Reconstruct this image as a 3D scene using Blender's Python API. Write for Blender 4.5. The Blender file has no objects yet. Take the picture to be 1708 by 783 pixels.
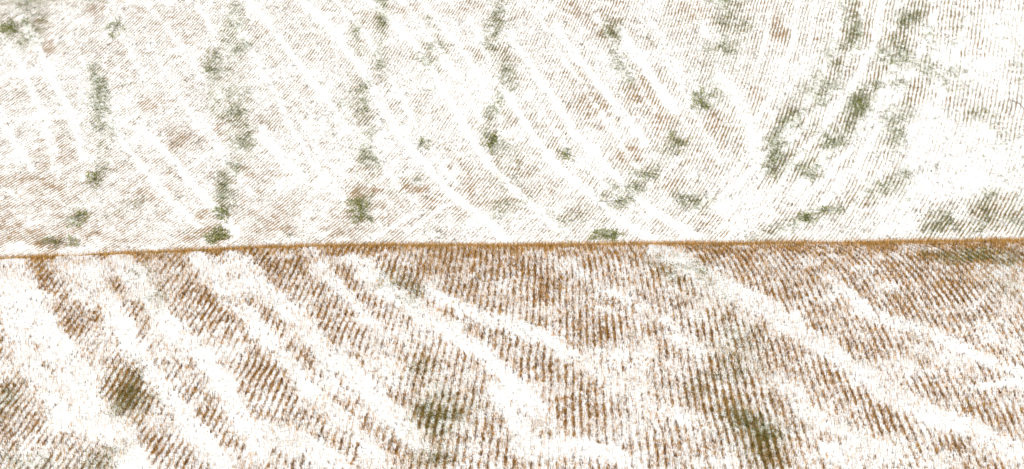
import bpy, math
import numpy as np

# ---------------------------------------------------------------- camera, sky, sun, exposure
S = bpy.context.scene
CAM_H = 36.0
PITCH = math.radians(10.0)
PHOTO_W, PHOTO_H, F_PX = 1708.0, 783.0, 6000.0

cam_d = bpy.data.cameras.new("camera")
cam = bpy.data.objects.new("camera", cam_d)
S.collection.objects.link(cam)
cam.location = (0, 0, CAM_H)
cam.rotation_euler = (math.radians(90) - PITCH, 0, 0)
cam_d.sensor_width = 36.0
cam_d.lens = 36.0 * F_PX / PHOTO_W
cam_d.clip_start = 1.0
cam_d.clip_end = 3000.0
S.camera = cam

SUN_EL, SUN_AZ = math.radians(48), math.radians(-125)      # azimuth from +Y, clockwise
w = bpy.data.worlds.new("World")
S.world = w
w.use_nodes = True
nt = w.node_tree
sky = nt.nodes.new("ShaderNodeTexSky")
sky.sky_type = 'NISHITA'
sky.sun_disc = False
sky.sun_elevation = SUN_EL
sky.sun_rotation = SUN_AZ
sky.air_density = 0.6
sky.dust_density = 2.5
sky.ozone_density = 0.6
hs = nt.nodes.new("ShaderNodeHueSaturation")                  # thin cloud: the sky is nearly grey
hs.inputs["Saturation"].default_value = 0.3
nt.links.new(sky.outputs[0], hs.inputs["Color"])
nt.links.new(hs.outputs[0], nt.nodes["Background"].inputs[0])
nt.nodes["Background"].inputs[1].default_value = 0.09

sun_d = bpy.data.lights.new("sun", 'SUN')
sun_d.energy = 1.5
sun_d.angle = math.radians(20)
sun_d.color = (1.0, 0.93, 0.84)
sun = bpy.data.objects.new("sun", sun_d)
S.collection.objects.link(sun)
sun.rotation_euler = (math.radians(90) - SUN_EL, 0, math.pi - SUN_AZ)

S.view_settings.view_transform = 'Standard'
S.view_settings.look = 'None'
S.view_settings.exposure = 0.85
S.view_settings.gamma = 1.0
S.view_settings.use_curve_mapping = False
S.render.engine = 'CYCLES'
S.cycles.max_bounces = 6
S.cycles.diffuse_bounces = 4

rng = np.random.default_rng(7)

# ---------------------------------------------------------------- numeric helpers
def _hash(ix, iy, seed):
    n = (ix.astype(np.int64) * 374761393 + iy.astype(np.int64) * 668265263 + seed * 974711) & 0x7fffffff
    n = ((n ^ (n >> 13)) * 1274126177) & 0x7fffffff
    n = n ^ (n >> 16)
    return (n & 0xffff) / 65535.0

def vnoise(x, y, scale, seed):
    """smooth value noise, -1..1, features about `scale` metres"""
    x = np.asarray(x) / scale; y = np.asarray(y) / scale
    ix = np.floor(x); iy = np.floor(y)
    fx = x - ix; fy = y - iy
    fx = fx * fx * (3 - 2 * fx); fy = fy * fy * (3 - 2 * fy)
    a = _hash(ix, iy, seed); b = _hash(ix + 1, iy, seed)
    c = _hash(ix, iy + 1, seed); d = _hash(ix + 1, iy + 1, seed)
    return 2 * ((a * (1 - fx) + b * fx) * (1 - fy) + (c * (1 - fx) + d * fx) * fy) - 1

def fbm(x, y, scale, seed, octs=3):
    t = 0; amp = 1; tot = 0
    for k in range(octs):
        t = t + amp * vnoise(x, y, scale / 2 ** k, seed + 17 * k); tot += amp; amp *= 0.55
    return t / tot

def sstep(a, b, x):
    t = np.clip((x - a) / (b - a), 0, 1)
    return t * t * (3 - 2 * t)

# ---------------------------------------------------------------- terrain (metres)
CREST_X = (np.array([-300, 0, 200, 400, 600, 1000, 1300, 1708, 2000]) - 854) / 46.0
CREST_Z = np.array([-34, -22, -14, -5, -1, 0, 2, 8, 11]) / 46.0

def _profile(y):
    """height of the near field along its middle, from its slope"""
    Y = np.arange(-60, 260.01, 0.25)
    sl = np.where(Y < 105, 0.15, 0.15 - 0.33 * (np.clip(Y - 105, 0, None) / 27) ** 3)
    sl = np.maximum(sl, -0.5)
    sl = np.where(Y < 60, 0.15 * sstep(0, 60, Y), sl)
    Z = np.concatenate([[0], np.cumsum((sl[1:] + sl[:-1]) / 2 * 0.25)])
    return np.interp(y, Y, Z)
_ys = np.arange(100, 160, 0.1)
# lift the profile so that its skyline lies 10.17 degrees below the eye
_lo, _hi = -60.0, 60.0
for _ in range(60):
    _m = (_lo + _hi) / 2
    if np.max((_profile(_ys) + _m - CAM_H) / _ys) < -math.tan(math.radians(10.17)): _lo = _m
    else: _hi = _m
NEAR_OFF = _lo

def near_z(x, y):
    c = sum(np.interp(x + o, CREST_X, CREST_Z) for o in (-3, -1.5, 0, 1.5, 3)) / 5
    return _profile(y) + NEAR_OFF + c * sstep(40, 120, y) + 0.05 * fbm(x, y, 7, 5, 2)

def far_z(x, y):
    base = CAM_H - 48.2 + 0.364 * (y - 270)
    over = np.clip(y - 330, 0, None)
    base = base - 0.0026 * np.minimum(over, 70) ** 2 - 0.364 * np.clip(over - 70, 0, None)
    return base + 0.5 * vnoise(x, y, 26, 3) + 0.16 * vnoise(x, y, 9, 4)

SEAM_Y = 218.0
def terrain(x, y):
    a = near_z(x, y); b = far_z(x, y)
    k = 2.0
    m = np.maximum(a, b)
    blend = m + k * np.log(np.exp((a - m) / k) + np.exp((b - m) / k))
    wgt = sstep(165, 185, y) * (1 - sstep(245, 262, y))
    return m * (1 - wgt) + blend * wgt

# ---------------------------------------------------------------- placing: a traced photo point -> the ground point it shows
def at(px, py, field):
    px = np.atleast_1d(np.asarray(px, float)); py = np.atleast_1d(np.asarray(py, float))
    rx = (px - PHOTO_W / 2) / F_PX; rz = -(py - PHOTO_H / 2) / F_PX
    dy = math.cos(PITCH) + rz * math.sin(PITCH)
    dz = -math.sin(PITCH) + rz * math.cos(PITCH)
    dx = rx / dy; dz = dz / dy
    lo, hi, fn = ((60.0, 131.5, near_z) if field == 'near' else (240.0, 335.0, far_z))
    ys = np.linspace(lo, hi, 900)
    h = CAM_H + dz[:, None] * ys - fn(dx[:, None] * ys, np.broadcast_to(ys, (len(px), len(ys))))
    below = h < 0
    i = np.where(below.any(1), below.argmax(1), len(ys) - 1)
    i0 = np.clip(i - 1, 0, None)
    r = np.arange(len(px))
    h0, h1 = h[r, i0], h[r, i]
    f = np.clip(h0 / np.where(np.abs(h0 - h1) < 1e-9, 1, h0 - h1), 0, 1)
    y = ys[i0] + f * (ys[i] - ys[i0])
    return dx * y, y

# ---------------------------------------------------------------- drilling rows: u(x,y), one unit per row
def fit_rows(samples, field, cx, cy, sx, sy, deg):
    s = np.array(samples, float)
    ph = np.radians(s[:, 2])
    x0, y0 = at(s[:, 0], s[:, 1], field)
    x1, y1 = at(s[:, 0] + 5 * np.cos(ph), s[:, 1] - 5 * np.sin(ph), field)
    x2, y2 = at(s[:, 0] + 6, s[:, 1], field)
    def basis(x, y):
        X = (x - cx) / sx; Y = (y - cy) / sy
        return np.stack([X ** i * Y ** j for i in range(deg + 1) for j in range(deg + 1 - i) if i + j > 0], -1)
    B0, B1, B2 = basis(x0, y0), basis(x1, y1), basis(x2, y2)
    A = np.concatenate([(B1 - B0) * 2.2, (B2 - B0)])
    rhs = np.concatenate([np.zeros(len(s)), 6.0 / s[:, 3]])
    A = np.concatenate([A, np.eye(A.shape[1]) * 0.002]); rhs = np.concatenate([rhs, np.zeros(A.shape[1])])
    c = np.linalg.lstsq(A, rhs, rcond=None)[0]
    return lambda x, y: basis(x, y) @ c

H = 11.2
NEAR_ROWS = [(60,440,47,H),(150,440,48,H),(200,500,52,H),(50,640,57,H),(130,600,55,H),(250,640,57,H),(350,480,58,H),
 (350,600,59,H),(100,740,57,H),(300,740,60,H),(450,450,62,H),(480,500,60,H),(470,620,63,H),(600,430,66,H),(600,520,66,H),
 (600,640,69,H),(720,450,76,H),(750,540,76,H),(720,650,79,H),(550,750,68,H),(850,440,88,H),(880,490,88,H),(850,600,86,H),
 (950,480,94,H),(1000,430,104,H),(1010,540,98,H),(970,640,96,H),(950,740,92,H),(1100,430,114,H),(1150,500,104,H),(1100,640,99,H),
 (1200,430,122,H),(1298,440,128,H),(1400,440,130,H),(1350,500,110,H),(1450,450,133,H),(1550,460,130,H),(1600,500,119,H),
 (1550,530,115,H),(1680,440,140,H),(1690,500,130,H),(1450,600,112,H),(1300,600,106,H),(1600,640,115,H),(1500,700,112,H),
 (1250,700,102,H),(1650,720,115,H),(1100,750,97,H),(-40,560,52,H),(1740,600,122,H)]
FAR_ROWS = [(30,60,27,6),(100,150,43,5),(50,330,28,6),(200,300,40,5),(250,380,34,5.5),(300,110,50,4.8),(500,140,58,5),(450,250,51,5),
 (400,350,36,6),(500,370,37,6),(680,360,33,6.3),(760,300,46,6),(750,150,60,5.5),(640,60,56,5),(900,100,61,5.6),(950,200,62,5.8),(850,250,55,5.6),
 (1000,370,47,6.2),(1210,200,70,6.2),(1220,370,58,6.6),(1150,390,54,6.6),(1350,60,79,6.5),(1300,250,66,6.5),(1400,260,66,6.5),
 (1380,340,54,6.5),(1450,150,73,6.5),(1550,100,77,6.5),(1420,30,86,6.5),(1600,250,75,6.5),(1550,380,60,6.5),(1680,150,78,6.5),
 (1100,100,68,6),(1050,250,63,6),(150,30,35,5),(380,30,54,4.8),(0,220,35,5.5),(1690,350,72,6.5)]
_un = fit_rows(NEAR_ROWS, 'near', 0, 118, 18, 14, 4)
_uf = fit_rows(FAR_ROWS, 'far', 0, 288, 40, 22, 3)
def row_near(x, y): return _un(x, y) + 0.16 * vnoise(x, y, 1.6, 21) + 0.10 * vnoise(x, y, 0.5, 22)
def row_far(x, y): return _uf(x, y) + 0.22 * vnoise(x, y, 3.0, 23) + 0.14 * vnoise(x, y, 0.8, 24)
def row_gain(u, y, seed): return 0.55 + 0.9 * _hash(np.round(u), np.floor(y / 2.5 + 9 * _hash(np.round(u), 0 * u, seed + 3)), seed)

# ---------------------------------------------------------------- what lies where: tracks, bare patches, weeds (photo trace -> ground)
def k_local(px, py, field):
    x0, y0 = at(px, py, field); x1, y1 = at(px, np.asarray(py) + 2.0, field)
    return np.clip(np.abs(y1 - y0) / 2.0, 1e-3, 1.5)          # metres of ground per traced pixel, away from the viewer

class Layer:
    """strength field made of strips (polyline, half width px) and patches (x, y, rx, ry, tilt), all held as ground points"""
    def __init__(self, field, strips, patches, warp, seed, soft=(0.5, 1.5), ragged=0):
        self.soft = soft; self.ragged = ragged; self.grid = None
        self.seg = []; self.pat = []; self.warp = warp; self.seed = seed
        self.mpp = 1 / 46.0 if field == 'near' else 1 / 20.8
        for pts, hw, s in strips:
            P = np.array(pts, float)
            gx, gy = at(P[:, 0], P[:, 1], field)
            k = k_local(P[:, 0], P[:, 1], field)
            for i in range(len(P) - 1):
                self.seg.append((gx[i], gy[i], gx[i + 1], gy[i + 1], hw * self.mpp, 0.5 * (k[i] + k[i + 1]) / self.mpp, s))
        for (px, py, rx, ry, s) in patches:
            gx, gy = at(px, py, field); k = k_local([px], [py], field)
            self.pat.append((gx[0], gy[0], rx * self.mpp, ry * k[0], s))
    def bake(self, xl, yl, step):
        self.gx0, self.gy0, self.step = -xl, yl[0], step
        xs = np.arange(-xl, xl + 2 * step, step); ys = np.arange(yl[0], yl[1] + 2 * step, step)
        X, Y = np.meshgrid(xs, ys)
        self.grid = self.raw(X.ravel(), Y.ravel()).reshape(X.shape)
    def __call__(self, x, y):
        fx = np.clip((x - self.gx0) / self.step, 0, self.grid.shape[1] - 1.001); fy = np.clip((y - self.gy0) / self.step, 0, self.grid.shape[0] - 1.001)
        i = fx.astype(int); j = fy.astype(int); fx = fx - i; fy = fy - j
        g = self.grid
        return (g[j, i] * (1 - fx) + g[j, i + 1] * fx) * (1 - fy) + (g[j + 1, i] * (1 - fx) + g[j + 1, i + 1] * fx) * fy
    def raw(self, x, y):
        wx = x + self.warp * fbm(x, y * 0.4, 2.2, self.seed, 3)
        wy = y + self.warp * 2.0 * fbm(x, y * 0.4, 2.2, self.seed + 5, 3)
        out = np.zeros_like(x)
        for ax, ay, bx, by, hw, kk, s in self.seg:
            X = wx - ax; Y = (wy - ay) / kk; dx = bx - ax; dy = (by - ay) / kk
            t = np.clip((X * dx + Y * dy) / (dx * dx + dy * dy + 1e-9), 0, 1)
            d = np.hypot(X - t * dx, Y - t * dy) / hw
            out = np.maximum(out, s * (1 - sstep(self.soft[0], self.soft[1], d)))
        for gx, gy, rx, ry, s in self.pat:
            d = np.hypot((wx - gx) / rx, (wy - gy) / ry)
            out = np.maximum(out, s * (1 - sstep(0.1, 1.65, d)))
        if self.ragged:
            rg_ = fbm(x, y * 0.4, self.ragged, self.seed + 9, 4)
            out = out * np.clip(0.85 + 1.1 * rg_, 0.05, 1.5) + 0.10 * np.clip(fbm(x, y * 0.5, 6, self.seed + 11, 3) - 0.15, 0, 1)
        return out

near_white = Layer('near', [
 ([(10,439),(31,485),(56,531),(92,577),(133,649),(169,700),(204,746),(230,790)], 21.2, 1.00),
 ([(5,500),(15,536),(46,598),(77,655),(112,710)], 13.4, 0.94),
 ([(110,428),(163,485),(204,547),(235,603),(276,659),(317,710),(358,761),(380,790)], 13.4, 0.99),
 ([(194,429),(230,475),(266,526),(301,562),(337,603),(378,654),(409,710),(440,760)], 13.4, 1.00),
 ([(327,425),(378,485),(427,545),(468,587),(514,649),(560,690),(601,730),(640,775)], 11.8, 0.99),
 ([(385,428),(427,470),(478,521),(519,562),(560,603),(596,633),(631,670),(667,710),(703,751)], 14.9, 1.00),
 ([(510,415),(540,455),(580,500),(620,540)], 10.2, 0.83),
 ([(585,432),(642,482),(693,516),(744,547),(795,582),(854,639),(900,690)], 14.1, 1.00),
 ([(720,490),(800,530),(854,540),(905,562),(956,598),(1023,639),(1074,669),(1150,700)], 11.0, 0.88),
 ([(885,424),(950,450),(1007,482),(1060,505),(1099,531),(1160,590)], 11.0, 0.66),
 ([(1095,418),(1130,432),(1181,465),(1232,490),(1281,516),(1332,552),(1383,587),(1434,623),(1485,659),(1547,690),(1613,715),(1690,755)], 18.8, 1.00),
 ([(1381,465),(1460,530),(1560,560),(1650,600),(1710,628)], 12.6, 0.77),
 ([(1630,650),(1720,640)], 7.0, 0.88),
 ([(1300,640),(1345,690),(1420,730),(1480,760)], 14.1, 0.83),
 ([(870,750),(960,745),(1040,765)], 14.1, 0.99),
 ([(820,650),(870,710),(890,760)], 11.0, 0.88),
 ([(440,720),(500,740),(560,775)], 17.4, 0.99),
], [(640,620,30,25,.5),(560,640,40,30,.6),(1050,600,60,40,.5),(1560,600,60,30,.4),(1640,560,50,40,.4),(1100,700,50,30,.5),(1400,760,50,25,.7),(20,470,20,25,.8)], 0.14, 101, (0.6, 1.4))

near_brown = Layer('near', [
 ([(1380,615),(1430,648),(1500,690)], 20, .9),
 ([(560,415),(700,428),(800,440),(900,455)], 12, .4),
 ([(690,450),(770,456)], 8, 1.0), ([(820,455),(925,452)], 8, 1.0),
 ([(1180,420),(1300,432),(1420,440),(1520,455)], 14, .5),
 ([(60,425),(90,455),(120,500)], 18, .8),
 ([(560,630),(520,600)], 14, .4),
], [(150,522,38,52,1.0),(35,690,45,65,1.0),(0,570,22,25,.8),(215,640,42,40,.8),(360,500,45,42,.9),(430,435,55,22,.7),(478,465,48,45,.9),
 (455,640,42,60,.9),(645,462,38,36,.9),(590,450,30,28,.5),(810,520,55,50,.6),(700,600,30,28,.6),(735,680,42,50,.7),(905,485,42,48,.8),
 (1010,540,40,48,.8),(920,620,55,45,.5),(965,680,40,42,.8),(1010,690,25,40,.5),(1160,470,34,18,.6),(1245,680,48,48,1.0),(1275,740,36,45,1.0),
 (1640,425,70,16,1.0),(1560,420,40,14,.8),(1350,440,50,26,.6),(1590,485,52,40,.6),(1460,590,55,28,.7),(1600,735,32,18,.9),(1680,775,35,15,.9),
 (1690,560,25,30,.6),(1640,690,60,20,.5),(300,610,25,20,.5),(560,540,40,30,.5),(620,570,30,25,.5),(330,700,35,35,.4),(1180,600,30,30,.3),(1320,480,50,30,.4),
 (120,610,18,22,.6),(240,740,40,25,.5),(700,760,40,18,.6),(1500,520,40,25,.35)], 0.5, 131, (0.2, 1.8), 1.6)

near_green = Layer('near', [
 ([(655,470),(690,500)], 16, .55), ([(1185,640),(1230,680),(1290,740)], 26, .9), ([(1100,430),(1180,480),(1230,560),(1240,620)], 28, .35),
 ([(230,450),(260,520)], 16, .35),
], [(215,645,48,42,.8),(20,670,30,30,.6),(60,770,60,18,.6),(735,690,45,48,.9),(703,610,30,30,.4),(720,770,40,18,.7),(1275,740,44,48,1.0),(1245,690,50,48,1.0),(1625,428,75,14,1.0),(1690,438,40,16,.9),
 (1670,470,30,30,.4),(1210,560,45,50,.45),(190,760,40,25,.5),(645,462,30,30,.4)], 0.6, 161, (0.2, 1.8), 1.1)

far_white = Layer('far', [
 ([(415,0),(432,25)], 5, .9), ([(560,150),(590,205),(625,260),(665,310),(710,355)], 2.6, .6), ([(470,120),(510,180),(545,225),(590,280)], 2.4, .5),
 ([(690,30),(725,85),(760,135)], 2.6, .6), ([(880,150),(915,205),(950,250),(990,290),(1035,330),(1085,368)], 2.6, .7), ([(985,110),(1010,150),(1045,200)], 2.4, .6),
 ([(1100,80),(1135,140),(1170,215),(1200,270)], 3.5, .5), ([(290,150),(335,215),(375,270),(425,330)], 3, .45), ([(110,60),(150,120),(190,180)], 3, .45),
 ([(260,90),(300,150)], 3, .4), ([(1440,0),(1430,70),(1395,140),(1340,215),(1280,285),(1215,350)], 3, .5), ([(1520,90),(1470,190),(1400,270),(1330,350)], 3, .5),
 ([(1590,60),(1560,150),(1520,230),(1460,300),(1400,370)], 3, .5), ([(1360,0),(1352,70),(1330,130),(1280,210),(1225,290)], 3, .45), ([(1500,0),(1490,50)], 3, .5),
 ([(1400,0),(1395,60),(1370,130),(1330,200),(1270,270),(1200,330)], 4.1, 0.80), ([(1470,0),(1455,80),(1420,150),(1360,230),(1290,320)], 4.1, 0.74),
 ([(1560,20),(1530,100),(1490,180),(1440,260),(1370,340),(1310,390)], 4.6, 0.74), ([(1330,0),(1325,60),(1300,140),(1250,220)], 3.7, 0.67),
 ([(1610,30),(1585,120),(1550,210),(1500,290)], 4.6, 0.67), ([(1285,20),(1270,90),(1235,170)], 3.7, 0.54),
 ([(560,0),(605,50),(640,110),(665,160),(695,215),(730,270),(765,310)], 2.8, 0.80), ([(670,0),(705,45),(742,95),(775,150),(806,205)], 2.8, 0.80),
 ([(700,0),(760,70),(800,130),(835,200)], 3.7, 0.74), ([(780,30),(815,90)], 3.7, 0.60), ([(895,20),(925,75),(965,135),(1005,195),(1040,250),(1085,310)], 2.8, 0.80),
 ([(990,20),(1025,75),(1060,130),(1095,185)], 3.2, 0.67), ([(1090,40),(1130,110),(1165,150)], 3.7, 0.67), ([(390,30),(420,85),(455,150),(480,205),(520,270),(570,330)], 3.7, 0.74),
 ([(180,20),(215,80),(245,140)], 3.7, 0.60), ([(150,150),(190,215),(230,275),(280,330),(330,380)], 4.1, 0.74), ([(330,190),(370,250)], 3.7, 0.41),
 ([(490,180),(530,250),(580,300)], 3.2, 0.60), ([(0,60),(40,120),(70,190),(95,260)], 4.1, 0.67), ([(60,190),(100,300)], 3.7, 0.54),
 ([(1150,0),(1180,60)], 4.6, 0.54), ([(1230,280),(1130,380)], 2.8, 0.67), ([(1290,330),(1215,395)], 2.8, 0.67),
 ([(611,0),(647,31),(693,77),(723,123),(754,174),(785,230),(815,276),(854,315),(900,353),(940,390)], 5.0, 1.00),
 ([(504,0),(550,46),(585,92),(611,133),(636,179),(667,225),(703,271),(734,307),(774,342),(820,378),(845,402)], 5.6, 1.00),
 ([(430,20),(447,41),(483,87),(524,143),(550,174),(580,220)], 4.0, 1.00),
 ([(437,215),(468,261),(504,296)], 5.3, 1.00),
 ([(850,60),(869,87),(900,133),(931,179),(956,220),(987,255),(1023,291),(1058,327),(1099,358),(1165,396)], 5.3, 1.00),
 ([(835,145),(854,174),(885,220),(920,266),(956,301),(997,337),(1048,373),(1090,400)], 4.6, 1.00),
 ([(925,45),(956,87),(987,128),(1012,158),(1038,189),(1075,240)], 6.0, 1.00),
 ([(1035,50),(1058,87),(1089,133),(1125,184)], 7.9, 1.00),
 ([(36,31),(66,87),(90,135),(117,189),(138,266)], 4.6, 1.00), ([(0,204),(31,245),(51,281)], 4.0, 1.00),
 ([(230,210),(276,255),(317,306),(357,347),(390,385)], 4.6, 0.96), ([(327,10),(357,56)], 4.0, 1.00), ([(240,0),(290,60),(330,120)], 4.0, 0.44),
 ([(10,199),(128,194)], 2.7, 0.89), ([(15,125),(102,122)], 2.7, 0.77), ([(0,270),(60,268)], 2.0, 0.64),
 ([(620,399),(660,373),(690,353)], 2.3, 1.00), ([(677,388),(707,369),(742,344)], 2.7, 1.00),
 ([(1200,130),(1245,190),(1262,260)], 10.6, 0.77), ([(1200,345),(1280,330)], 9.3, 0.52),
 ([(1380,255),(1330,320)], 5.3, 1.00),
 ([(1500,100),(1450,190),(1420,250)], 6.0, 0.64),
], [(1620,270,100,60,.36),(1640,120,90,50,.22),(1560,230,45,60,.25),(1600,310,90,22,.7),(1690,60,60,40,.4),(1300,140,30,30,.2),(500,305,35,10,.5),(1020,120,30,30,.2),(800,140,40,30,.2),(620,230,25,30,.15)], 0.16, 201, (0.5, 1.5))

far_brown = Layer('far', [
 ([(0,370),(180,385),(330,372),(560,368),(760,350)], 24, .42),
 ([(590,317),(700,315)], 7, .9), ([(945,10),(990,40),(1022,62)], 12, .9), ([(960,120),(980,145),(1003,170)], 14, .8), ([(1060,140),(1112,202)], 14, .8),
 ([(0,395),(60,395),(180,405)], 14, .95), ([(0,300),(60,320),(130,330)], 14, .55), ([(0,345),(110,342)], 9, .6), ([(0,375),(90,378)], 8, .9), ([(140,370),(240,378)], 7, .8),
 ([(200,385),(330,400)], 10, .6), ([(330,395),(450,390),(560,395)], 8, .6), ([(1635,395),(1708,385)], 12, .4),
], [(90,255,42,22,.8),(60,300,40,18,.8),(90,335,35,14,.7),(250,320,28,18,.8),(215,362,28,14,.7),(270,345,20,14,.5),(290,235,26,22,.7),(245,175,22,16,.5),
 (75,40,30,14,.5),(85,85,25,14,.7),(160,12,16,16,.7),(425,25,18,14,.4),(680,345,50,18,.4),(745,350,55,22,.5),(785,305,42,34,.7),(750,265,25,25,.5),
 (1040,252,34,24,.7),(1155,12,42,14,.9),(1110,60,30,20,.3),(1262,150,26,26,.6),(1250,185,18,20,.5),(1120,320,30,22,.6),(1195,205,24,16,.6),(1215,390,28,8,.8),
 (1302,55,24,28,.8),(1292,130,14,20,.5),(220,15,30,14,.3),(480,300,60,15,.2),(520,395,70,9,.5),(20,350,45,40,.5),(650,20,40,20,.4),(770,15,45,16,.4),
 (1360,290,20,24,.4),(930,330,40,20,.35),(900,300,40,25,.25),(1180,280,40,20,.35),(1420,320,20,16,.35),(1668,345,42,24,1.2),(1600,380,50,10,.8)], 0.9, 231, (0.2, 1.8), 2.6)

far_green = Layer('far', [
 ([(170,110),(165,170),(165,220),(160,290)], 12.4, 0.63), ([(352,92),(349,150),(364,192)], 7.9, 0.86), ([(393,30),(388,90),(386,140),(400,200),(404,270)], 16.9, 0.69),
 ([(375,300),(378,340)], 14.6, 0.69), ([(597,45),(601,85)], 10.1, 0.69), ([(636,0),(631,36),(629,92),(634,128)], 9.0, 0.80), ([(601,143),(611,204),(606,255),(616,290),(596,320)], 13.5, 0.57),
 ([(832,0),(831,31),(826,77),(841,118),(851,140)], 12.4, 0.86), ([(824,165),(818,235)], 14.6, 0.57), ([(835,200),(850,250),(845,300)], 15.8, 0.34),
 ([(718,50),(723,95)], 16.9, 0.57), ([(1018,30),(1023,90),(1048,140)], 13.5, 0.52), ([(1419,0),(1429,46),(1393,107),(1378,143),(1312,204),(1291,281)], 19.1, 0.69),
 ([(1526,0),(1500,61),(1475,123),(1444,169),(1419,204),(1388,235),(1330,285)], 16.9, 0.75), ([(1535,115),(1521,138),(1501,184),(1485,240)], 19.1, 0.57),
 ([(1450,325),(1510,305)], 14.6, 0.75), ([(1255,397),(1300,385),(1345,362),(1400,348)], 11.2, 0.57), ([(1215,0),(1230,25),(1205,75),(1175,140)], 24.8, 0.52),
 ([(1010,340),(1075,290),(1130,235)], 16.9, 0.34), ([(940,370),(1000,345)], 15.8, 0.34), ([(870,340),(830,345)], 15.8, 0.40), ([(0,40),(60,55)], 22.5, 0.40),
 ([(0,10),(90,8)], 11.2, 0.34), ([(1560,385),(1640,372)], 15.8, 0.63), ([(1180,340),(1140,345)], 11.2, 0.46), ([(1560,60),(1600,40)], 15.8, 0.46), ([(250,330),(100,370)], 6.8, 0.23)],
 [(1668,350,48,30,1.0),(1620,385,60,10,.8),(1600,140,50,40,.22),(1640,185,50,30,.3),(1690,250,30,60,.2),(1640,300,60,12,.2),(704,158,10,12,.4),(573,185,9,12,.4),(690,300,12,10,.5),(660,320,12,8,.5),
 (1560,52,14,16,.5),(960,362,14,10,.5),(1110,265,16,14,.4),(1700,100,20,40,.2)], 0.9, 261, (0.0, 2.0), 1.6)

NX, NY = 26.0, (96.0, 136.0)
FX, FY = 56.0, (262.0, 318.0)
for L in (near_white, near_brown, near_green): L.bake(NX + 3, (NY[0] - 3, NY[1] + 3), 0.15)
for L in (far_white, far_brown, far_green): L.bake(FX + 4, (FY[0] - 3, FY[1] + 3), 0.2)

# ---------------------------------------------------------------- mesh + material helpers
def link_mesh(name, V, faces_flat, sizes, mat, color=None, attrs=None, smooth=False):
    me = bpy.data.meshes.new(name)
    V = np.ascontiguousarray(V, np.float32)
    nf = len(sizes)
    me.vertices.add(len(V)); me.vertices.foreach_set("co", V.ravel())
    me.loops.add(len(faces_flat)); me.loops.foreach_set("vertex_index", np.ascontiguousarray(faces_flat, np.int32))
    starts = np.concatenate([[0], np.cumsum(sizes)[:-1]]).astype(np.int32)
    me.polygons.add(nf); me.polygons.foreach_set("loop_start", starts)
    me.update(calc_edges=True)
    if smooth: me.polygons.foreach_set("use_smooth", np.ones(nf, bool))
    if color is not None:
        a = me.attributes.new("tint", 'FLOAT_COLOR', 'POINT')
        a.data.foreach_set("color", np.ascontiguousarray(np.concatenate([color, np.ones((len(color), 1))], 1), np.float32).ravel())
    for n, v in (attrs or {}).items():
        a = me.attributes.new(n, 'FLOAT', 'POINT'); a.data.foreach_set("value", np.ascontiguousarray(v, np.float32))
    me.materials.append(mat)
    o = bpy.data.objects.new(name, me)
    S.collection.objects.link(o)
    return o

def new_mat(name, rough=0.8):
    m = bpy.data.materials.new(name); m.use_nodes = True
    b = m.node_tree.nodes["Principled BSDF"]
    b.inputs["Roughness"].default_value = rough
    b.inputs["Specular IOR Level"].default_value = 0.2
    return m, m.node_tree, b

def tint_mat(name, rough=0.8):
    m, t, b = new_mat(name, rough)
    a = t.nodes.new("ShaderNodeAttribute"); a.attribute_name = "tint"
    t.links.new(a.outputs["Color"], b.inputs["Base Color"])
    return m

def math_node(t, op, a, b=None, c=None, clamp=False):
    n = t.nodes.new("ShaderNodeMath"); n.operation = op; n.use_clamp = clamp
    for i, v in enumerate((a, b, c)):
        if v is None: continue
        if isinstance(v, (int, float)): n.inputs[i].default_value = v
        else: t.links.new(v, n.inputs[i])
    return n.outputs[0]

def noise_node(t, vec, scale, detail=3.0, rough=0.6):
    n = t.nodes.new("ShaderNodeTexNoise"); n.inputs["Scale"].default_value = scale
    n.inputs["Detail"].default_value = detail; n.inputs["Roughness"].default_value = rough
    t.links.new(vec, n.inputs["Vector"])
    return n.outputs["Fac"]

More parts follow.
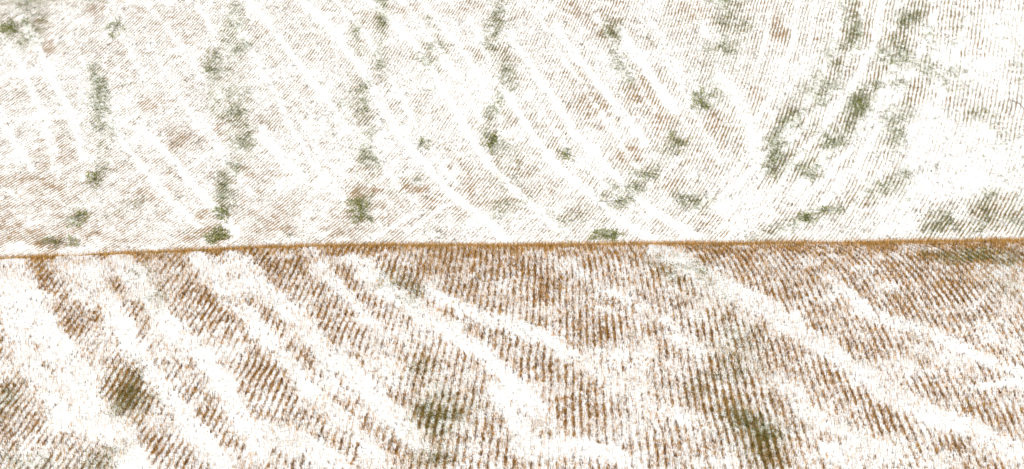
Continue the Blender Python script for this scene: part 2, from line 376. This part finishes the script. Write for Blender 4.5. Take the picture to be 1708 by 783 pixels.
def ground_mat(name, fine, rowgain, thresh, along, dark, tan):
    """snow lying thin over litter: the litter shows along the drilling rows and where the snow is scant"""
    m, t, b = new_mat(name, 0.75)
    geo = t.nodes.new("ShaderNodeNewGeometry"); pos = geo.outputs["Position"]
    def attr(n):
        a = t.nodes.new("ShaderNodeAttribute"); a.attribute_name = n; return a.outputs["Fac"]
    u, bare, weed = attr("row"), attr("bare"), attr("weed")
    ph = math_node(t, 'COSINE', math_node(t, 'MULTIPLY', u, 2 * math.pi))      # 1 on a row
    n1 = noise_node(t, pos, fine, 4.0, 0.65)
    n2 = noise_node(t, pos, fine * 0.28, 2.0, 0.5)
    sx = t.nodes.new("ShaderNodeSeparateXYZ"); t.links.new(pos, sx.inputs[0])
    cv = t.nodes.new("ShaderNodeCombineXYZ"); t.links.new(math_node(t, 'MULTIPLY', u, 1.3), cv.inputs[0])
    t.links.new(math_node(t, 'MULTIPLY', sx.outputs[1], along), cv.inputs[1])
    n5 = noise_node(t, cv.outputs[0], 1.0, 5.0, 0.72)
    n1 = math_node(t, 'MULTIPLY_ADD', n5, 0.6, math_node(t, 'MULTIPLY', n1, 0.4))
    v = math_node(t, 'MULTIPLY_ADD', ph, rowgain, math_node(t, 'MULTIPLY_ADD', n1, 1.5, math_node(t, 'MULTIPLY', n2, 0.7)))
    v = math_node(t, 'MULTIPLY_ADD', bare, 0.75, v)
    mr = t.nodes.new("ShaderNodeMapRange"); t.links.new(v, mr.inputs[0])
    mr.inputs[1].default_value = thresh; mr.inputs[2].default_value = thresh + 0.30
    mask = mr.outputs[0]
    n3 = noise_node(t, pos, fine * 1.7, 2.0, 0.5)
    lit = t.nodes.new("ShaderNodeMix"); lit.data_type = 'RGBA'
    mr2 = t.nodes.new("ShaderNodeMapRange"); t.links.new(n3, mr2.inputs[0]); mr2.inputs[1].default_value = .38; mr2.inputs[2].default_value = .62
    t.links.new(mr2.outputs[0], lit.inputs[0]); lit.inputs[6].default_value = (*dark, 1); lit.inputs[7].default_value = (*tan, 1)
    gr = t.nodes.new("ShaderNodeMix"); gr.data_type = 'RGBA'
    t.links.new(math_node(t, 'MULTIPLY', weed, 0.8, clamp=True), gr.inputs[0])
    t.links.new(lit.outputs[2], gr.inputs[6]); gr.inputs[7].default_value = (0.10, 0.105, 0.03, 1)
    sn = t.nodes.new("ShaderNodeMix"); sn.data_type = 'RGBA'
    mr3 = t.nodes.new('ShaderNodeMapRange'); t.links.new(noise_node(t, pos, fine * 0.9, 5.0, 0.7), mr3.inputs[0]); mr3.inputs[1].default_value = .34; mr3.inputs[2].default_value = .52
    t.links.new(mr3.outputs[0], sn.inputs[0]); sn.inputs[6].default_value = (0.58, 0.60, 0.57, 1); sn.inputs[7].default_value = (0.93, 0.93, 0.93, 1)
    frost = t.nodes.new("ShaderNodeMix"); frost.data_type = 'RGBA'          # frosted low growth under thin snow
    t.links.new(math_node(t, 'MULTIPLY', weed, math_node(t, 'MULTIPLY_ADD', noise_node(t, pos, fine * 0.8, 5.0, 0.75), 4.0, -1.7, clamp=True), clamp=True), frost.inputs[0])
    t.links.new(sn.outputs[2], frost.inputs[6]); frost.inputs[7].default_value = (0.40, 0.45, 0.28, 1)
    fin = t.nodes.new("ShaderNodeMix"); fin.data_type = 'RGBA'
    t.links.new(mask, fin.inputs[0]); t.links.new(frost.outputs[2], fin.inputs[6]); t.links.new(gr.outputs[2], fin.inputs[7])
    t.links.new(fin.outputs[2], b.inputs["Base Color"])
    bp = t.nodes.new("ShaderNodeBump"); bp.inputs["Strength"].default_value = 0.9; bp.inputs["Distance"].default_value = 0.05
    t.links.new(n1, bp.inputs["Height"]); t.links.new(bp.outputs[0], b.inputs["Normal"])
    return m

def grid(xs, ys):
    X, Y = np.meshgrid(xs, ys)
    nx, ny = len(xs), len(ys)
    i = np.arange((ny - 1) * (nx - 1)); r = i // (nx - 1); c = i % (nx - 1)
    a = r * nx + c
    return X.ravel(), Y.ravel(), np.stack([a, a + 1, a + nx + 1, a + nx], 1)

def spaced(lo, a, b, hi, fine, coarse):
    return np.unique(np.round(np.concatenate([np.arange(lo, a, coarse), np.arange(a, b, fine), np.arange(b, hi + coarse, coarse)]), 4))

# ---------------------------------------------------------------- the two fields
def build_field(name, xs, ys, rowf, white, brown, green, xlim, ylim, mat, WHITE):
    X, Y, F = grid(xs, ys)
    Z = terrain(X, Y)
    fade = (1 - sstep(xlim * 0.85, xlim, np.abs(X))) * sstep(ylim[0] - 6, ylim[0], Y) * (1 - sstep(ylim[1], ylim[1] + 6, Y))
    n = fbm(X, Y, 3.0, 77, 3)
    wv = np.zeros_like(X); bv = np.zeros_like(X); gv = np.zeros_like(X); u = np.zeros_like(X)
    k = fade > 0
    wv[k] = white(X[k], Y[k]); bv[k] = brown(X[k], Y[k]); gv[k] = green(X[k], Y[k]); u[k] = rowf(X[k], Y[k])
    u[~k] = X[~k] / 0.25
    bare = 0.25 * n + fade * (0.34 * bv - WHITE * wv + 0.2 * gv)
    o = link_mesh(name, np.stack([X, Y, Z], 1), F.ravel(), np.full(len(F), 4), mat, attrs={"row": u, "bare": bare, "weed": gv}, smooth=True)
    o["kind"] = "structure"
    return o

nm = ground_mat("thin_snow_near", 7.0, 0.22, 1.25, 2.2, (0.10, 0.045, 0.014), (0.40, 0.235, 0.095))
fm = ground_mat("thin_snow_far", 4.5, 0.18, 1.15, 1.3, (0.22, 0.155, 0.085), (0.42, 0.29, 0.16))
build_field("near_field", spaced(-150, -29, 29, 150, 0.2, 3.0), spaced(-50, 92, 138, SEAM_Y, 0.2, 2.0)[:-1].tolist() + [SEAM_Y], row_near,
            near_white, near_brown, near_green, NX + 2, NY, nm, 0.8)
build_field("far_field", spaced(-150, -60, 60, 150, 0.4, 3.0), [SEAM_Y] + spaced(SEAM_Y + 2, 258, 322, 520, 0.4, 3.0).tolist(), row_far,
            far_white, far_brown, far_green, FX + 3, FY, fm, 0.75)

# ---------------------------------------------------------------- stalks and leaves, many to one object
def blades(px, py, n_per, hgt, wid, lean, spread, pal, pal_w, vary, rg, taper=0.55, hvar=0.35):
    """upright straw stalks in tufts; returns verts, faces, tint"""
    N = len(px); M = N * n_per
    bx = np.repeat(px, n_per) + rg.normal(0, spread, M)
    by = np.repeat(py, n_per) + rg.normal(0, spread, M)
    bz = terrain(bx, by) - 0.015
    h = np.repeat(hgt * (1 + rg.normal(0, hvar * 0.6, N)), n_per) * (1 + rg.normal(0, hvar * 0.6, M))
    hm = np.repeat(hgt * np.ones(N), n_per); h = np.clip(h, hm * 0.25, hm * 1.9)
    ww = wid * rg.uniform(0.6, 1.4, M)
    yaw = rg.normal(0, 0.7, M)
    cx, sy = np.cos(yaw) * ww / 2, np.sin(yaw) * ww / 2
    la = rg.uniform(0, 2 * np.pi, M); ll = np.abs(rg.normal(0, lean, M)) * h
    tx, ty = bx + np.cos(la) * ll, by + np.sin(la) * ll
    tz = bz + np.sqrt(np.maximum(h * h - ll * ll, (0.2 * h) ** 2))
    V = np.stack([np.stack([bx - cx, by - sy, bz], 1), np.stack([bx + cx, by + sy, bz], 1),
                  np.stack([tx + cx * taper, ty + sy * taper, tz], 1), np.stack([tx - cx * taper, ty - sy * taper, tz], 1)], 1).reshape(-1, 3)
    idx = np.arange(M * 4).reshape(M, 4)
    ci = rg.choice(len(pal), N, p=np.array(pal_w) / np.sum(pal_w)) if not isinstance(pal_w, np.ndarray) else pal_w
    col = np.repeat(np.array(pal)[ci], n_per, 0) * np.exp(rg.normal(0, vary, (M, 1)))
    return V, idx, np.repeat(np.clip(col, 0.003, 0.8), 4, 0)

def leaves(px, py, pz, size, pal, ci, vary, rg):
    """small pointed leaves as folded diamonds"""
    M = len(px)
    L = size * rg.uniform(0.6, 1.5, M); W = L * rg.uniform(0.35, 0.6, M)
    yaw = rg.uniform(0, 2 * np.pi, M); pit = rg.uniform(0.1, 1.2, M)
    d = np.stack([np.cos(yaw) * np.cos(pit), np.sin(yaw) * np.cos(pit), np.sin(pit)], 1)
    s = np.stack([-np.sin(yaw), np.cos(yaw), rg.normal(0, .3, M)], 1)
    p = np.stack([px, py, pz], 1)
    V = np.stack([p, p + d * (L * .5)[:, None] + s * (W * .5)[:, None], p + d * L[:, None] - np.array([0, 0, 1]) * (0.15 * L)[:, None],
                  p + d * (L * .5)[:, None] - s * (W * .5)[:, None]], 1).reshape(-1, 3)
    col = np.array(pal)[ci] * np.exp(rg.normal(0, vary, (M, 1)))
    return V, np.arange(M * 4).reshape(M, 4), np.repeat(np.clip(col, 0.003, 0.8), 4, 0)

def merge(parts):
    V = []; F = []; C = []; n = 0
    for v, f, c in parts:
        V.append(v); F.append(f + n); C.append(c); n += len(v)
    return np.concatenate(V), np.concatenate(F), np.concatenate(C)

def stuff(name, parts, mat, label, cat):
    V, F, C = merge(parts)
    o = link_mesh(name, V, F.ravel(), np.full(len(F), 4), mat, color=C)
    o["kind"] = "stuff"; o["label"] = label; o["category"] = cat
    return o

straw = tint_mat("dry_straw", 0.85)
leafm = tint_mat("weed_leaf", 0.7)

def scatter(n, xl, yl, rg): return rg.uniform(-xl, xl, n), rg.uniform(yl[0], yl[1], n)
def row_dist(u): return np.abs(u - np.round(u))                      # 0 on a row, 0.5 midway

# near field ------------------------------------------------------
NPAL = [(0.55, 0.29, 0.066), (0.42, 0.21, 0.044), (0.17, 0.085, 0.018), (0.58, 0.38, 0.16), (0.15, 0.115, 0.02), (0.05, 0.022, 0.008)]
x, y = scatter(750000, NX, NY, rng)
wv, bv, gv = near_white(x, y), near_brown(x, y), near_green(x, y)
u = row_near(x, y); rd = row_dist(u)
crest = 0.5 * sstep(129.5, 131.5, y)
clump = 0.6 * fbm(u * 0.22, y * 0.40, 0.42, 301, 3) + 0.5 * fbm(x, y * 0.5, 0.7, 303, 3) + 0.45 * fbm(x, y * 0.35, 0.20, 304, 2); big = fbm(x, y * 0.6, 3.5, 302, 3)
dens = np.clip(0.66 + 0.10 * big + 0.24 * bv - 0.66 * wv + 0.12 * gv + 0.20 * crest, 0.05, 1.15)
prof = 0.12 + 0.12 * bv + np.exp(-(rd / 0.12) ** 2)
acc = dens * prof * row_gain(u, y, 92) * np.clip(0.66 + 1.8 * clump, 0.03, 2.2) * 1.3
k = rng.uniform(0, 1, len(x)) < acc
x, y, gv, bv, wv, crest = x[k], y[k], gv[k], bv[k], wv[k], crest[k]
r = rng.uniform(0, 1, len(x))
ci = np.select([r < 0.28, r < 0.54, r < 0.76, r < 0.86], [0, 1, 2, 3], 5)
q = rng.uniform(0, 1, len(x))
ci = np.where((rd[k] < 0.10) & (q < 0.28), 2, np.where((rd[k] < 0.10) & (q < 0.48), 5, ci))     # wet, weathered straw stands in the row itself
ci = np.where(rng.uniform(0, 1, len(x)) < gv * 0.6, 4, ci)
ci = np.where((crest > 0.2) & (rng.uniform(0, 1, len(x)) < .55), rng.choice([0, 3, 4], len(x), p=[.5, .35, .15]), ci)
near_parts = [blades(x, y, 4, 0.095 * (1 - 0.9 * crest), 0.0095, 0.25, 0.014, NPAL, ci, 0.25, rng)]
# thin single stalks standing through the snow between the rows
x, y = scatter(520000, NX, NY, rng)
k = rng.uniform(0, 1, len(x)) < np.clip(0.44 - 0.34 * near_white(x, y) + 0.5 * fbm(x, y * .6, 1.2, 311, 3), 0.05, 1)
x, y = x[k], y[k]
near_parts.append(blades(x, y, 1, 0.15, 0.0085, 0.18, 0.0, NPAL, [4, 3.5, 2.5, 2, 1, 1], 0.25, rng))
print("near blades", sum(len(p[1]) for p in near_parts))
stuff("near_stubble", near_parts, straw, "orange brown straw stubble in rows on the near snowy field below the crest", "stubble")

def leaf_scatter(green, n, nl, spread, xl, yl, h, size, pal, rg, ck, edge):
    """small rosettes of nl leaves each, thick where weeds grow"""
    x, y = scatter(n, xl, yl, rg)
    g = green(x, y)
    cl = fbm(x, y * 0.6, ck, 401, 4)
    k = rg.uniform(0, 1, len(x)) < np.clip(g * (0.45 + 2.0 * cl), 0, 1) ** edge
    x, y = x[k], y[k]
    col = np.repeat(rg.integers(0, len(pal), len(x)), nl)
    x = np.repeat(x, nl) + rg.normal(0, spread, len(x) * nl); y = np.repeat(y, nl) + rg.normal(0, spread * 1.3, len(y) * nl)
    return leaves(x, y, terrain(x, y) + rg.uniform(0, h, len(x)), size, pal, col, 0.25, rg)
GPAL_N = [(0.17, 0.155, 0.035), (0.21, 0.165, 0.04), (0.32, 0.31, 0.15), (0.13, 0.145, 0.045)]
stuff("near_weeds", [leaf_scatter(near_green, 315000, 5, 0.055, NX, NY, 0.09, 0.055, GPAL_N, rng, 0.55, 1.25)], leafm,
      "olive green weeds growing through the snow between rows of the near field", "weeds")

# far field -------------------------------------------------------
FPAL = [(0.52, 0.33, 0.15), (0.39, 0.255, 0.12), (0.25, 0.215, 0.135), (0.40, 0.34, 0.24), (0.20, 0.19, 0.10)]
x, y = scatter(1900000, FX, FY, rng)
wv, bv, gv = far_white(x, y), far_brown(x, y), far_green(x, y)
u = row_far(x, y); rd = row_dist(u)
clump = 0.7 * fbm(u * 0.25, y * 0.3, 0.4, 501, 3) + 0.4 * fbm(x, y * 0.6, 1.2, 503, 3); big = fbm(x, y * 0.6, 6, 502, 3)
right = sstep(27, 38, x)
dens = np.clip(0.64 + 0.16 * big + 0.26 * bv - 0.66 * wv - 0.10 * right, 0.03, 1.1)
prof = 0.07 + 0.08 * bv + np.exp(-(rd / 0.11) ** 2)
acc = dens * prof * row_gain(u, y, 91) * np.clip(0.70 + 1.7 * clump, 0.04, 2.2) * 1.6
k = rng.uniform(0, 1, len(x)) < acc
x, y, gv, bv = x[k], y[k], gv[k], bv[k]
r = rng.uniform(0, 1, len(x)) - 0.45 * bv
ci = np.select([r < 0.05, r < 0.24, r < 0.66, r < 0.82], [0, 1, 2, 3], 4)
far_parts = [blades(x, y, 2, 0.09, 0.017, 0.3, 0.03, FPAL, ci, 0.22, rng)]
print("far blades", sum(len(p[1]) for p in far_parts))
stuff("far_stubble", far_parts, straw, "fine rows of short brown stubble on the far snowy slope above the crest", "stubble")
GPAL_F = [(0.287, 0.322, 0.127), (0.207, 0.247, 0.092), (0.380, 0.402, 0.207), (0.132, 0.149, 0.063)]
# single small plants, a handful of leaves each
sx_, sy_ = scatter(7300, FX, FY, rng)
kk = rng.uniform(0, 1, len(sx_)) < np.clip(0.30 + 0.5 * far_green(sx_, sy_) + 0.5 * fbm(sx_, sy_ * .6, 7, 551, 2) - 0.35 * far_white(sx_, sy_), 0.03, 1)
sx_, sy_ = sx_[kk], sy_[kk]
nl = 14
lx_ = np.repeat(sx_, nl) + rng.normal(0, 0.085, len(sx_) * nl); ly_ = np.repeat(sy_, nl) + rng.normal(0, 0.13, len(sx_) * nl)
singles = leaves(lx_, ly_, terrain(lx_, ly_) + rng.uniform(0, .1, len(lx_)), 0.085, [(0.07, 0.075, 0.04), (0.10, 0.12, 0.05), (0.12, 0.10, 0.06)],
                 np.repeat(rng.integers(0, 3, len(sx_)), nl), 0.2, rng)
stuff("far_weeds", [leaf_scatter(far_green, 370000, 8, 0.075, FX, FY, 0.08, 0.08, GPAL_F, rng, 1.4, 0.9), singles], leafm,
      "pale green weeds in loose bands across the far snowy slope", "weeds")

def tube(points, radii, nseg=6):
    P = np.array(points, float); V = []; F = []
    for i, p in enumerate(P):
        d = P[min(i + 1, len(P) - 1)] - P[max(i - 1, 0)]; d /= np.linalg.norm(d)
        a = np.cross(d, [0, 0, 1.0]); a /= np.linalg.norm(a); b = np.cross(a, d)
        for s in range(nseg):
            t = 2 * np.pi * s / nseg
            V.append(p + radii[i] * (np.cos(t) * a + np.sin(t) * b))
    for i in range(len(P) - 1):
        for s in range(nseg):
            F.append([i * nseg + s, i * nseg + (s + 1) % nseg, (i + 1) * nseg + (s + 1) % nseg, (i + 1) * nseg + s])
    return np.array(V), np.array(F)

# ---------------------------------------------------------------- the denser weed patches one can point to
PATCH_PAL = [(0.312, 0.348, 0.078), (0.240, 0.282, 0.060), (0.372, 0.396, 0.132), (0.156, 0.186, 0.046), (0.396, 0.312, 0.120)]
PATCHES = [
 (95, 405, 25, 13, 1.2, "low green weed mound just above the crest line at the far left"),
 (128, 362, 16, 15, 1.0, "bright green weed patch above and right of the leftmost mound on the crest"),
 (158, 299, 11, 13, .7, "small green weed tuft at the foot of the leftmost pale green band"),
 (194, 45, 15, 16, .7, "green weed patch near the top edge, left of the pale green bands"),
 (18, 48, 24, 15, .7, "ragged green weed patch in the top left corner of the far slope"),
 (360, 393, 19, 13, 1.0, "green weed patch touching the crest below the second pale green band"),
 (375, 354, 15, 15, .8, "green weed patch with a notched edge, just above the one on the crest"),
 (603, 352, 22, 26, 1.1, "large tall olive green weed patch standing alone above the left part of the crest"),
 (821, 236, 9, 20, .8, "narrow upright green weed patch beside the snowy wheel track in the middle"),
 (1012, 394, 24, 9, 1.2, "dark green weed clump half hidden behind the crest right of the middle"),
 (1030, 336, 26, 11, .7, "flat wide green weed patch between two snowy wheel tracks above the crest"),
 (945, 258, 16, 10, .6, "small flat green weed patch between the two middle snowy wheel tracks"),
 (1077, 290, 20, 12, .6, "green weed patch lowest in the rising chain of three on the right"),
 (1130, 236, 18, 19, .7, "roundish green weed patch in the middle of the rising chain of three"),
 (1168, 168, 16, 24, .7, "tall ragged green weed patch at the top of the rising chain of three"),
 (1290, 282, 18, 14, .6, "dark speckled weed patch at the lower end of the long green band on the right"),
 (1345, 364, 14, 8, .8, "small dark green weed patch low on the right, close to the crest"),
 (1375, 352, 22, 8, .6, "thin elongated green weed patch trailing to the right of a smaller dark one"),
 (1436, 178, 12, 22, .6, "slanting green weed patch in the second long band on the right slope"),
 (702, 241, 12, 12, .6, "small round green weed tuft left of the middle snowy wheel track"),
]
for px, py, rx, ry, dn, lab in PATCHES:
    gx, gy = at(px, py, 'far'); gx, gy = gx[0], gy[0]
    kk = k_local([px], [py], 'far')[0]
    RX, RY = rx / 20.8 * 1.3, max(ry * kk * 1.2, 0.35)
    HT = 0.22
    n = int(270 * dn * RX * RY * math.pi) + 60
    a = rng.uniform(0, 2 * np.pi, n); q = np.sqrt(rng.uniform(0, 1, n)) * np.where(rng.uniform(0, 1, n) < .15, 1.5, 1.0)
    lx, ly = np.cos(a) * q, np.sin(a) * q
    edge = 1 + 0.45 * vnoise(gx + 2 * np.cos(a), gy + 2 * np.sin(a), 0.9, 601) + 0.25 * vnoise(gx + 2 * np.cos(a), gy + 2 * np.sin(a), 0.35, 602)
    lx, ly = lx * edge, ly * edge
    X, Y = gx + lx * RX, gy + ly * RY
    hole = fbm(X, Y * 0.5, 0.9, 611, 3)
    k = rng.uniform(0, 1, n) < np.clip(0.45 + 1.8 * hole + 0.3 * (1 - q), 0.03, 1)
    X, Y, q = X[k], Y[k], q[k]
    Zr = HT * (1 - 0.8 * np.clip(q, 0, 1) ** 2) * (0.6 + 0.4 * vnoise(X, Y, 0.5, 621))
    z0 = terrain(np.array([gx]), np.array([gy]))[0]
    pz = terrain(X, Y) + rng.uniform(0, 1, len(X)) * Zr
    V, F, C = leaves(X, Y, pz, 0.12, PATCH_PAL, rng.choice(5, len(X), p=[.3, .28, .16, .16, .10]), 0.22, rng)
    parts = []; stem_pts = []
    for j in range(14):                                    # creeping stems that carry the leaves
        a0 = 2 * np.pi * (j + rng.uniform(0, .6)) / 14; L = rng.uniform(0.7, 1.05)
        tt_ = np.linspace(0.05, 1, 5); aa = a0 + rng.normal(0, .18) * tt_ * 2
        sx, sy = gx + np.cos(aa) * tt_ * L * RX, gy + np.sin(aa) * tt_ * L * RY
        sv, sf = tube(np.stack([sx, sy, terrain(sx, sy) + 0.03 + 0.04 * np.sin(tt_ * 9 + j)], 1), np.linspace(.012, .006, 5), 4)
        stem_pts.append(np.stack([np.interp(np.linspace(0, 1, 25), np.linspace(0, 1, 5), sx), np.interp(np.linspace(0, 1, 25), np.linspace(0, 1, 5), sy)], 1))
        parts.append((sv, sf, np.tile([[0.10, 0.085, 0.04]], (len(sv), 1))))
    sp = np.concatenate(stem_pts)
    dmin = np.sqrt(((X[:, None] - sp[None, :, 0]) ** 2 + (Y[:, None] - sp[None, :, 1]) ** 2).min(1))
    kp = dmin < 0.22 + 0.12 * rng.uniform(0, 1, len(X))    # leaves sit on the stems
    kv = np.repeat(kp, 4)
    V, C = V[kv], C[kv]; F = np.arange(len(V)).reshape(-1, 4)
    V, F, C = merge([(V, F, C)] + parts)
    V = V - np.array([gx, gy, z0])
    o = link_mesh("weed_patch", V, F.ravel(), np.full(len(F), 4), leafm, color=C)
    o.location = (gx, gy, z0)
    o["label"] = lab; o["category"] = "weed patch"; o["group"] = "green weed patches on the far slope"

# ---------------------------------------------------------------- a bare twig on the far snow at the right edge
def on_far(pts, lift):
    p = np.array(pts, float); gx, gy = at(p[:, 0], p[:, 1], 'far')
    return np.stack([gx, gy, terrain(gx, gy) + np.array(lift)], 1)
twig_m, tt, tb = new_mat("dark_bark", 0.8)
tn = tt.nodes.new("ShaderNodeTexNoise"); tn.inputs["Scale"].default_value = 30
tr = tt.nodes.new("ShaderNodeValToRGB"); tr.color_ramp.elements[0].color = (0.03, 0.022, 0.016, 1); tr.color_ramp.elements[1].color = (0.10, 0.08, 0.06, 1)
tt.links.new(tn.outputs["Fac"], tr.inputs[0]); tt.links.new(tr.outputs[0], tb.inputs["Base Color"])
runs = [([(1708, 183), (1701, 176), (1693, 172), (1684, 167)], [.05, .12, .12, .05], [.022, .02, .017, .012]),
        ([(1701, 176), (1697, 171), (1692, 159)], [.10, .14, .06], [.013, .010, .006]),
        ([(1684, 167), (1688, 180), (1681, 193), (1677, 200)], [.05, .08, .06, .03], [.014, .012, .010, .006])]
base = on_far([(1690, 172)], [0.0])[0]
for i, (pts, lift, rad) in enumerate(runs):
    V, F = tube(on_far(pts, lift) - base, rad)
    o = link_mesh("fallen_branch" if i == 0 else "twig", V, F.ravel(), np.full(len(F), 4), twig_m, smooth=True)
    if i == 0:
        root = o; o.location = base
        o["label"] = "thin dark bare branch lying on the snow at the right edge of the far slope"; o["category"] = "branch"
    else:
        o.parent = root
